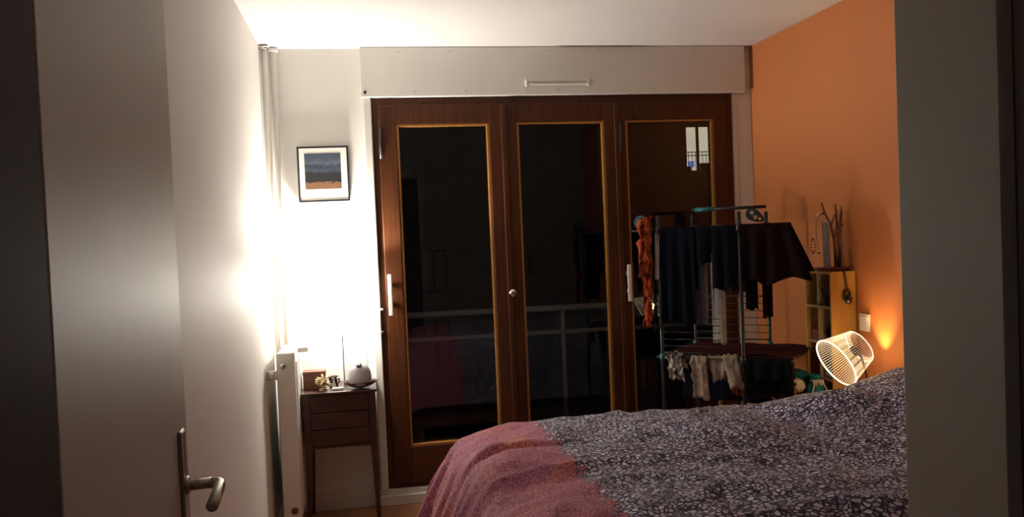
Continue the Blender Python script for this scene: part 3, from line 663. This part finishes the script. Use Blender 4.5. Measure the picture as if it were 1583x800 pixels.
L = bpy.data.lights.new('rear_glow', 'SPOT'); L.energy = 10; L.color = (1, .62, .22); L.shadow_soft_size = .006; L.spot_size = 1.25; L.spot_blend = .9
lo = bpy.data.objects.new('lamp_rear_light', L); C.objects.link(lo); lo.location = (2.200, 3.455, .815)
lo.rotation_euler = V(.22, .03, 1).to_track_quat('-Z', 'Y').to_euler()

# ------------------------------------------------------------------ soft toys on a low chest
t = empty('low_chest', (1.98, 3.80, 0), 'low dark chest behind the bed under the soft toys', 'chest')
MB().box((1.93, 3.68, .02), (2.115, 3.90, .60), .004).build('body', 'bedframe', t); MB().box((1.925, 3.675, .602), (2.12, 3.905, .625), .004).build('lid', 'bedframe', t)
t = empty('plush_toy', (1.98, 3.76, .625), 'cream and brown soft toy with a dark eye behind the bed', 'toy')
MB().blob((1.995, 3.76, .683), (.040, .040, .036), .08, 2, 3, 1).build('head', 'plushwhite', t, True)
MB().blob((1.955, 3.742, .665), (.026, .03, .038), .1, 2, 3, 2).build('muzzle', 'plushpink', t, True)
MB().blob((1.970, 3.726, .698), (.007, .005, .008), 0, 1, 2).build('eye', 'black', t, True)
tag(MB().blob((2.035, 3.83, .690), (.062, .045, .062), .15, 2, 3, 4).build('teal_cushion', 'plushteal', None, True), 'round dark teal cushion behind the cream soft toy', 'cushion')
t = empty('drawstring_bag', (2.075, 3.74, .625), 'teal pouch tied with white cord beside the shelf', 'bag')
b = MB(); b.lathe([(.030, 0), (.040, .008), (.042, .035), (.034, .060), (.018, .082), (.020, .092), (.028, .108), (.026, .108), (.014, .09)], (2.078, 3.735, .6255), 24)
for v in b.bm.verts: v.co += V(noise.noise(v.co*25), noise.noise(v.co*25+V(5, 5, 5)), 0)*.008
b.build('pouch', 'tealbag', t, True)
b = MB()
for sx in (-1, 1): b.tube([(2.078+sx*.012, 3.712, .708), (2.078+sx*.030, 3.698, .68), (2.078+sx*.042, 3.692, .65), (2.078+sx*.046, 3.690, .63)], .0035, 6)
b.ring((2.078, 3.735, .708), (0, 0, 1), .020, .004, 24); b.build('cord', 'plushwhite', t, True)
b = MB()
for k in range(5): b.tube([(2.055+k*.011, 3.712, .712), (2.052+k*.013, 3.700, .690-.006*(k % 2))], .004, 6, rr=[.006, .003])
b.build('ruffle', 'plushwhite', t, True)

# ------------------------------------------------------------------ drying rack
NRp, NLp = V(1.725, 3.75, 0), V(1.42, 4.006, 0)
FRp, FLp = V(2.060, 4.15, 0), V(1.755, 4.406, 0)
ld = (NRp-NLp).normalized(); sd = (FRp-NRp).normalized()
TOP, T1, T2, T3 = 1.555, 1.452, .825, .36
t = empty('drying_rack', (1.74, 4.08, 0), 'tall dark tiered clothes drying rack between bed and window', 'drying rack')
def at(p_, z): return V(p_.x, p_.y, z)
for q in (NRp, NLp, FRp, FLp):
    MB().tube([at(q, .04), at(q, TOP-.03)], .0095, 10).build('leg', 'darktube', t, True)
    o_ = MB().lathe([(.014, 0), (.017, .004), (.017, .036), (.012, .04)], at(q, 0), 14).build('caster', 'black', t, True)
for p0, p1 in ((NRp, FRp), (NLp, FLp)):
    d = (p1-p0).normalized(); R_ = .04
    pts = [at(p0, TOP-R_)]+bezarc(at(p0, TOP-R_), at(p0, TOP), at(p0, TOP)+d*R_, 5)+[at((p0+p1)/2, TOP)]+bezarc(at(p1, TOP)-d*R_, at(p1, TOP), at(p1, TOP-R_), 5)
    MB().tube(pts, .0095, 10).build('top_bar', 'darktube', t, True)
MB().tube([at((NLp*.0+FLp), TOP-.004), at(FRp, TOP-.004)], .009, 10).build('cross_bar', 'darktube', t, True)
tag(MB().tube([at(FLp, TOP-.004)+ld*.02, at(FLp, TOP-.004)+ld*.12], .013, 12).build('handle', 'teal', t, True), 'teal plastic handle')
def tier(z, w1, w2, n=7):
    """a wire shelf at height z, spanning the frame and folding out w1 to the right and w2 to the left"""
    b = MB(); A0, A1 = NLp-ld*w2, NRp+ld*w1; B0, B1 = FLp-ld*w2, FRp+ld*w1*(.35 if z > 1 else 1)
    b.tube([at(A0, z), at(A1, z)], .0042, 8); b.tube([at(B0, z), at(B1, z)], .0042, 8); b.tube([at(A0, z), at(B0, z)], .0042, 8); b.tube([at(A1, z), at(B1, z)], .0042, 8)
    for k in range(1, n): q0 = A0.lerp(B0, k/n); q1 = A1.lerp(B1, k/n); b.tube([at(q0, z), at(q1, z)], .0022, 6)
    return b.build('wire_shelf', 'wire', t, True)
tier(T1, .235, .14); tier(T2, .22, .03); tier(T3, .0, .0)
for p0, p1 in ((FLp, FRp),):   # folded up wing
    b = MB()
    for k in range(7):
        z = T2+.03+k*.038; b.tube([at(p0, z)-sd*.012, at(p1, z)-sd*.012], .0022 if k not in (0, 6) else .004, 6)
    b.build('folded_wing', 'wire', t, True)
b = MB()
for k in range(6):
    z = T2+.02+k*.034; b.tube([at(NLp, z)+sd*.02, at(NLp.lerp(NRp, .72), z)+sd*.02], .0022 if k else .0045, 6)
b.build('folded_wing', 'wire', t, True)
for q in (NRp, NLp, FRp, FLp):
    for z in (T1, T2): MB().lathe([(.012, -.018), (.016, -.014), (.016, .014), (.012, .018)], at(q, z), 14).build('joint', 'teal' if z == T2 and q is not NRp else 'darktube', t, True)
def hookplate(c, right, mt_, flip=1):
    cu = bpy.data.curves.new('plate', 'CURVE'); cu.dimensions = '2D'; cu.fill_mode = 'BOTH'; cu.extrude = .004
    def spl(pts):
        s_ = cu.splines.new('POLY'); s_.points.add(len(pts)-1); s_.use_cyclic_u = True
        for i, (x, y) in enumerate(pts): s_.points[i].co = (x, y, 0, 1)
    spl([(.052*math.cos(a)*(1.0 if math.cos(a) > 0 else 1.0), .031*math.sin(a)*(1-.35*math.cos(a))) for a in [2*PI*i/32 for i in range(32)]])
    for (x, y, r) in ((-.024, .006, .011), (.004, -.006, .0115), (.028, -.002, .008)): spl([(x+r*math.cos(a), y+r*math.sin(a)) for a in [2*PI*i/14 for i in range(14)]])
    ob = bpy.data.objects.new('tmp', cu); me = bpy.data.meshes.new_from_object(ob); bpy.data.objects.remove(ob)
    mtx = Matrix((right*flip, V(0, 0, 1), right.cross(V(0, 0, 1)))).transposed().to_4x4(); mtx.translation = c-V(*t.location)
    me.transform(mtx @ Matrix.Rotation(-.55, 4, 'Z')); me.materials.append(M[mt_])
    o = bpy.data.objects.new('hook_plate', me); C.objects.link(o); o.parent = t; return o
tag(hookplate(at(NLp, 1.485)-ld*.075, ld, 'teal', 1), 'teal perforated hook plate')
tag(hookplate(at(FRp, 1.505)-ld*.055, ld, 'darktube', 1), 'dark perforated hook plate')

def drape(name, mt_, p0, p1, front, back, lab, folds=5, amp=.008, hem=.02, flare=0, skew=0, crumple=0, grp='laundry on the drying rack', off=.006, seed=0, taper=1.0, cat='garment', lift=0, parts=True):
    """cloth laid over the rod p0-p1, hanging front metres on the camera side and back metres behind"""
    p0, p1 = V(*p0), V(*p1); d = (p1-p0); L_ = d.length; d.normalize(); n = V(d.y, -d.x, 0).normalized()
    if n.y > 0: n = -n
    tot = front+back+.02; nu = max(10, int(L_/.012)); nv_ = max(14, int(tot/.015))
    def f(u, v):
        s = v*tot; 
        e = hem*noise.noise(V(u*3.1+seed, seed, 1))
        if s < front: dz = -(front-s)*(1+e/front); side_ = off; k = (front-s)/max(front, .01)
        elif s < front+.02: a = (s-front)/.02*PI; dz = off*math.sin(a)*.9; side_ = off*math.cos(a); k = 0
        else: dz = -(s-front-.02); side_ = -off; k = (s-front-.02)/max(back, .01)
        fo = amp*(k**.6)*math.sin(u*PI*2*folds+seed+2*noise.noise(V(u*2, seed, v)))
        cr = V(noise.noise(V(u*7, v*9, seed)), noise.noise(V(u*7, v*9, seed+9)), noise.noise(V(u*7, v*9, seed+19)))*crumple
        uc = u-.5; along = .5*L_+uc*L_*(1-(1-taper)*k)+skew*k*L_+flare*k*max(0, uc)*2*L_
        sg = 1 if s < front+.01 else -1
        return p0+d*along+n*(side_+sg*abs(amp)*k*.9+sg*fo*.9)+V(0, 0, dz+.003+lift)+cr
    b = MB(); b.grid(f, nu, nv_); o = b.build(name, mt_, None, True); tag(o, lab, cat, grp)
    m_ = o.modifiers.new('cloth', 'SOLIDIFY'); m_.thickness = .003; m_.offset = 0
    return o
def on_near(k, z, w=0): return at(NLp.lerp(NRp, k), z)
wR = lambda k, z: at(NRp+ld*(.235*k), z)
z1 = T1+.004
drape('dark_shirt', 'navy', on_near(.02, z1), on_near(.47, z1), .46, .30, 'navy black shirt hanging at the left front of the rack', 3, .012, .03, seed=1)
drape('dark_sock', 'navy', on_near(.48, z1), on_near(.66, z1), .17, .13, 'short navy black piece just right of the long navy shirt', 1, .008, .03, seed=5)
drape('dark_trousers', 'navy', on_near(.67, z1), on_near(.97, z1), .30, .22, 'navy black garment left of the near rack leg on top', 2, .010, .05, seed=6)
drape('burgundy_dress', 'burg', wR(.05, z1), wR(1.0, z1), .26, .22, 'wide burgundy black garment flaring at the right of the rack', 3, .014, .04, flare=.42, seed=9)
drape('white_sleeve', 'whitecloth', on_near(-.035, z1), on_near(.018, z1), .25, .2, 'thin white sleeve at the left edge of the navy shirt', 1, .004, .01, skew=-.3, seed=2, cat='garment')
# strips that hang from wires further in
def inner(k, depth, z): return at(NLp.lerp(NRp, k)+sd*depth, z)
drape('grey_sleeve', 'greycloth', inner(.40, .055, z1), inner(.56, .055, z1), .47, .10, 'long grey marl sleeve hanging below the dark garments', 1, .006, .02, seed=3)
drape('white_towel', 'whitecloth', inner(.55, .13, z1), inner(.72, .13, z1), .575, .10, 'narrow off white cloth hanging lowest in the middle', 1, .006, .02, seed=4, cat='cloth')
drape('black_legging', 'blackcloth', inner(1.02, .06, z1), inner(1.16, .06, z1), .40, .2, 'black strip of clothing just right of the near rack leg', 1, .006, .02, seed=6)
drape('maroon_blouse', 'burg2', inner(.72, .22, z1), inner(.98, .22, z1), .33, .2, 'dull burgundy top hanging deep inside the rack', 2, .008, .03, seed=7)
drape('brown_scarf', 'burg', inner(1.18, .12, z1), inner(1.30, .12, z1), .44, .2, 'dark brown strip hanging close to the orange wall', 1, .006, .03, seed=8)
wl = lambda k, z: at(NLp-ld*(.14*k), z)
drape('orange_scarf', 'orangecloth', at(NLp-ld*.095-sd*.02, 1.50), at(NLp-ld*.03-sd*.02, 1.515), .27, .10, 'crumpled rust orange cloth hanging from the upper left of the rack', 2, .010, .03, crumple=.028, seed=12, cat='cloth')
drape('orange_camisole', 'orangecloth', at(NLp-ld*.075-sd*.02, 1.21), at(NLp-ld*.035-sd*.02, 1.215), .24, .08, 'second rust orange cloth hanging lower in a loop', 2, .008, .02, crumple=.020, seed=15, cat='cloth')
z2 = T2+.004
drape('white_sock', 'whitecloth', on_near(.07, z2), on_near(.25, z2), .12, .07, 'crumpled off white garment at the left of the lower tier', 2, .010, .03, crumple=.03, seed=21, off=.014, skew=.25, lift=.012)
drape('beige_sleeve', 'beige', on_near(.36, z2), on_near(.56, z2), .20, .06, 'long beige sleeve hanging over the bed edge', 1, .008, .02, crumple=.012, seed=22, skew=.18, off=.010)
drape('beige_vest', 'beige', inner(.56, .015, z2), inner(.83, .015, z2), .11, .06, 'short beige cloth between the two sleeves', 2, .008, .05, crumple=.010, seed=23, taper=.6, off=.008)
drape('beige_legging', 'beige', on_near(.76, z2), on_near(.93, z2), .145, .06, 'beige sleeve slanting right beside the rust red cloth', 1, .007, .02, crumple=.012, seed=24, skew=.45, off=.012, lift=.008)
drape('rust_blouse', 'rust', inner(.84, .03, z2), inner(1.0, .03, z2), .18, .1, 'rust red garment hanging left of the near rack leg', 3, .008, .03, seed=25)
wR2 = lambda k, z: at(NRp+ld*(.22*k), z)
drape('black_shorts', 'blackcloth', wR2(.06, z2), wR2(1.0, z2), .10, .16, 'black garment on the lower right tier', 3, .010, .04, seed=26, off=.008)
drape('maroon_trousers', 'burg2', inner(1.02, .05, z2), inner(1.55, .05, z2), .19, .1, 'dull maroon garment below the black one at lower right', 3, .008, .03, seed=27)
drape('dark_towel', 'burg', inner(.10, .10, z2+.004), inner(.92, .10, z2+.004), .05, .10, 'dark cloth laid across the lower tier behind the beige pieces', 3, .006, .02, seed=28, cat='cloth')
drape('navy_towel', 'navy', inner(.05, .24, z2+.004), inner(1.4, .24, z2+.004), .26, .2, 'dark navy cloth hanging low behind the lower tier', 4, .008, .03, seed=29, cat='cloth')

def laid(u, v):
    q = at(NLp, T2+.012)+ld*(.03+u*.60)+sd*(.06+v*.40); q.z += .008*noise.noise(q*14)+.004; return q
b = MB(); b.grid(laid, 40, 26); o = b.build('maroon_towel', 'burg2', None, True); tag(o, 'dark red cloth lying flat across the lower tier', 'cloth', 'laundry on the drying rack')
m_ = o.modifiers.new('cloth', 'SOLIDIFY'); m_.thickness = .003; m_.offset = 0
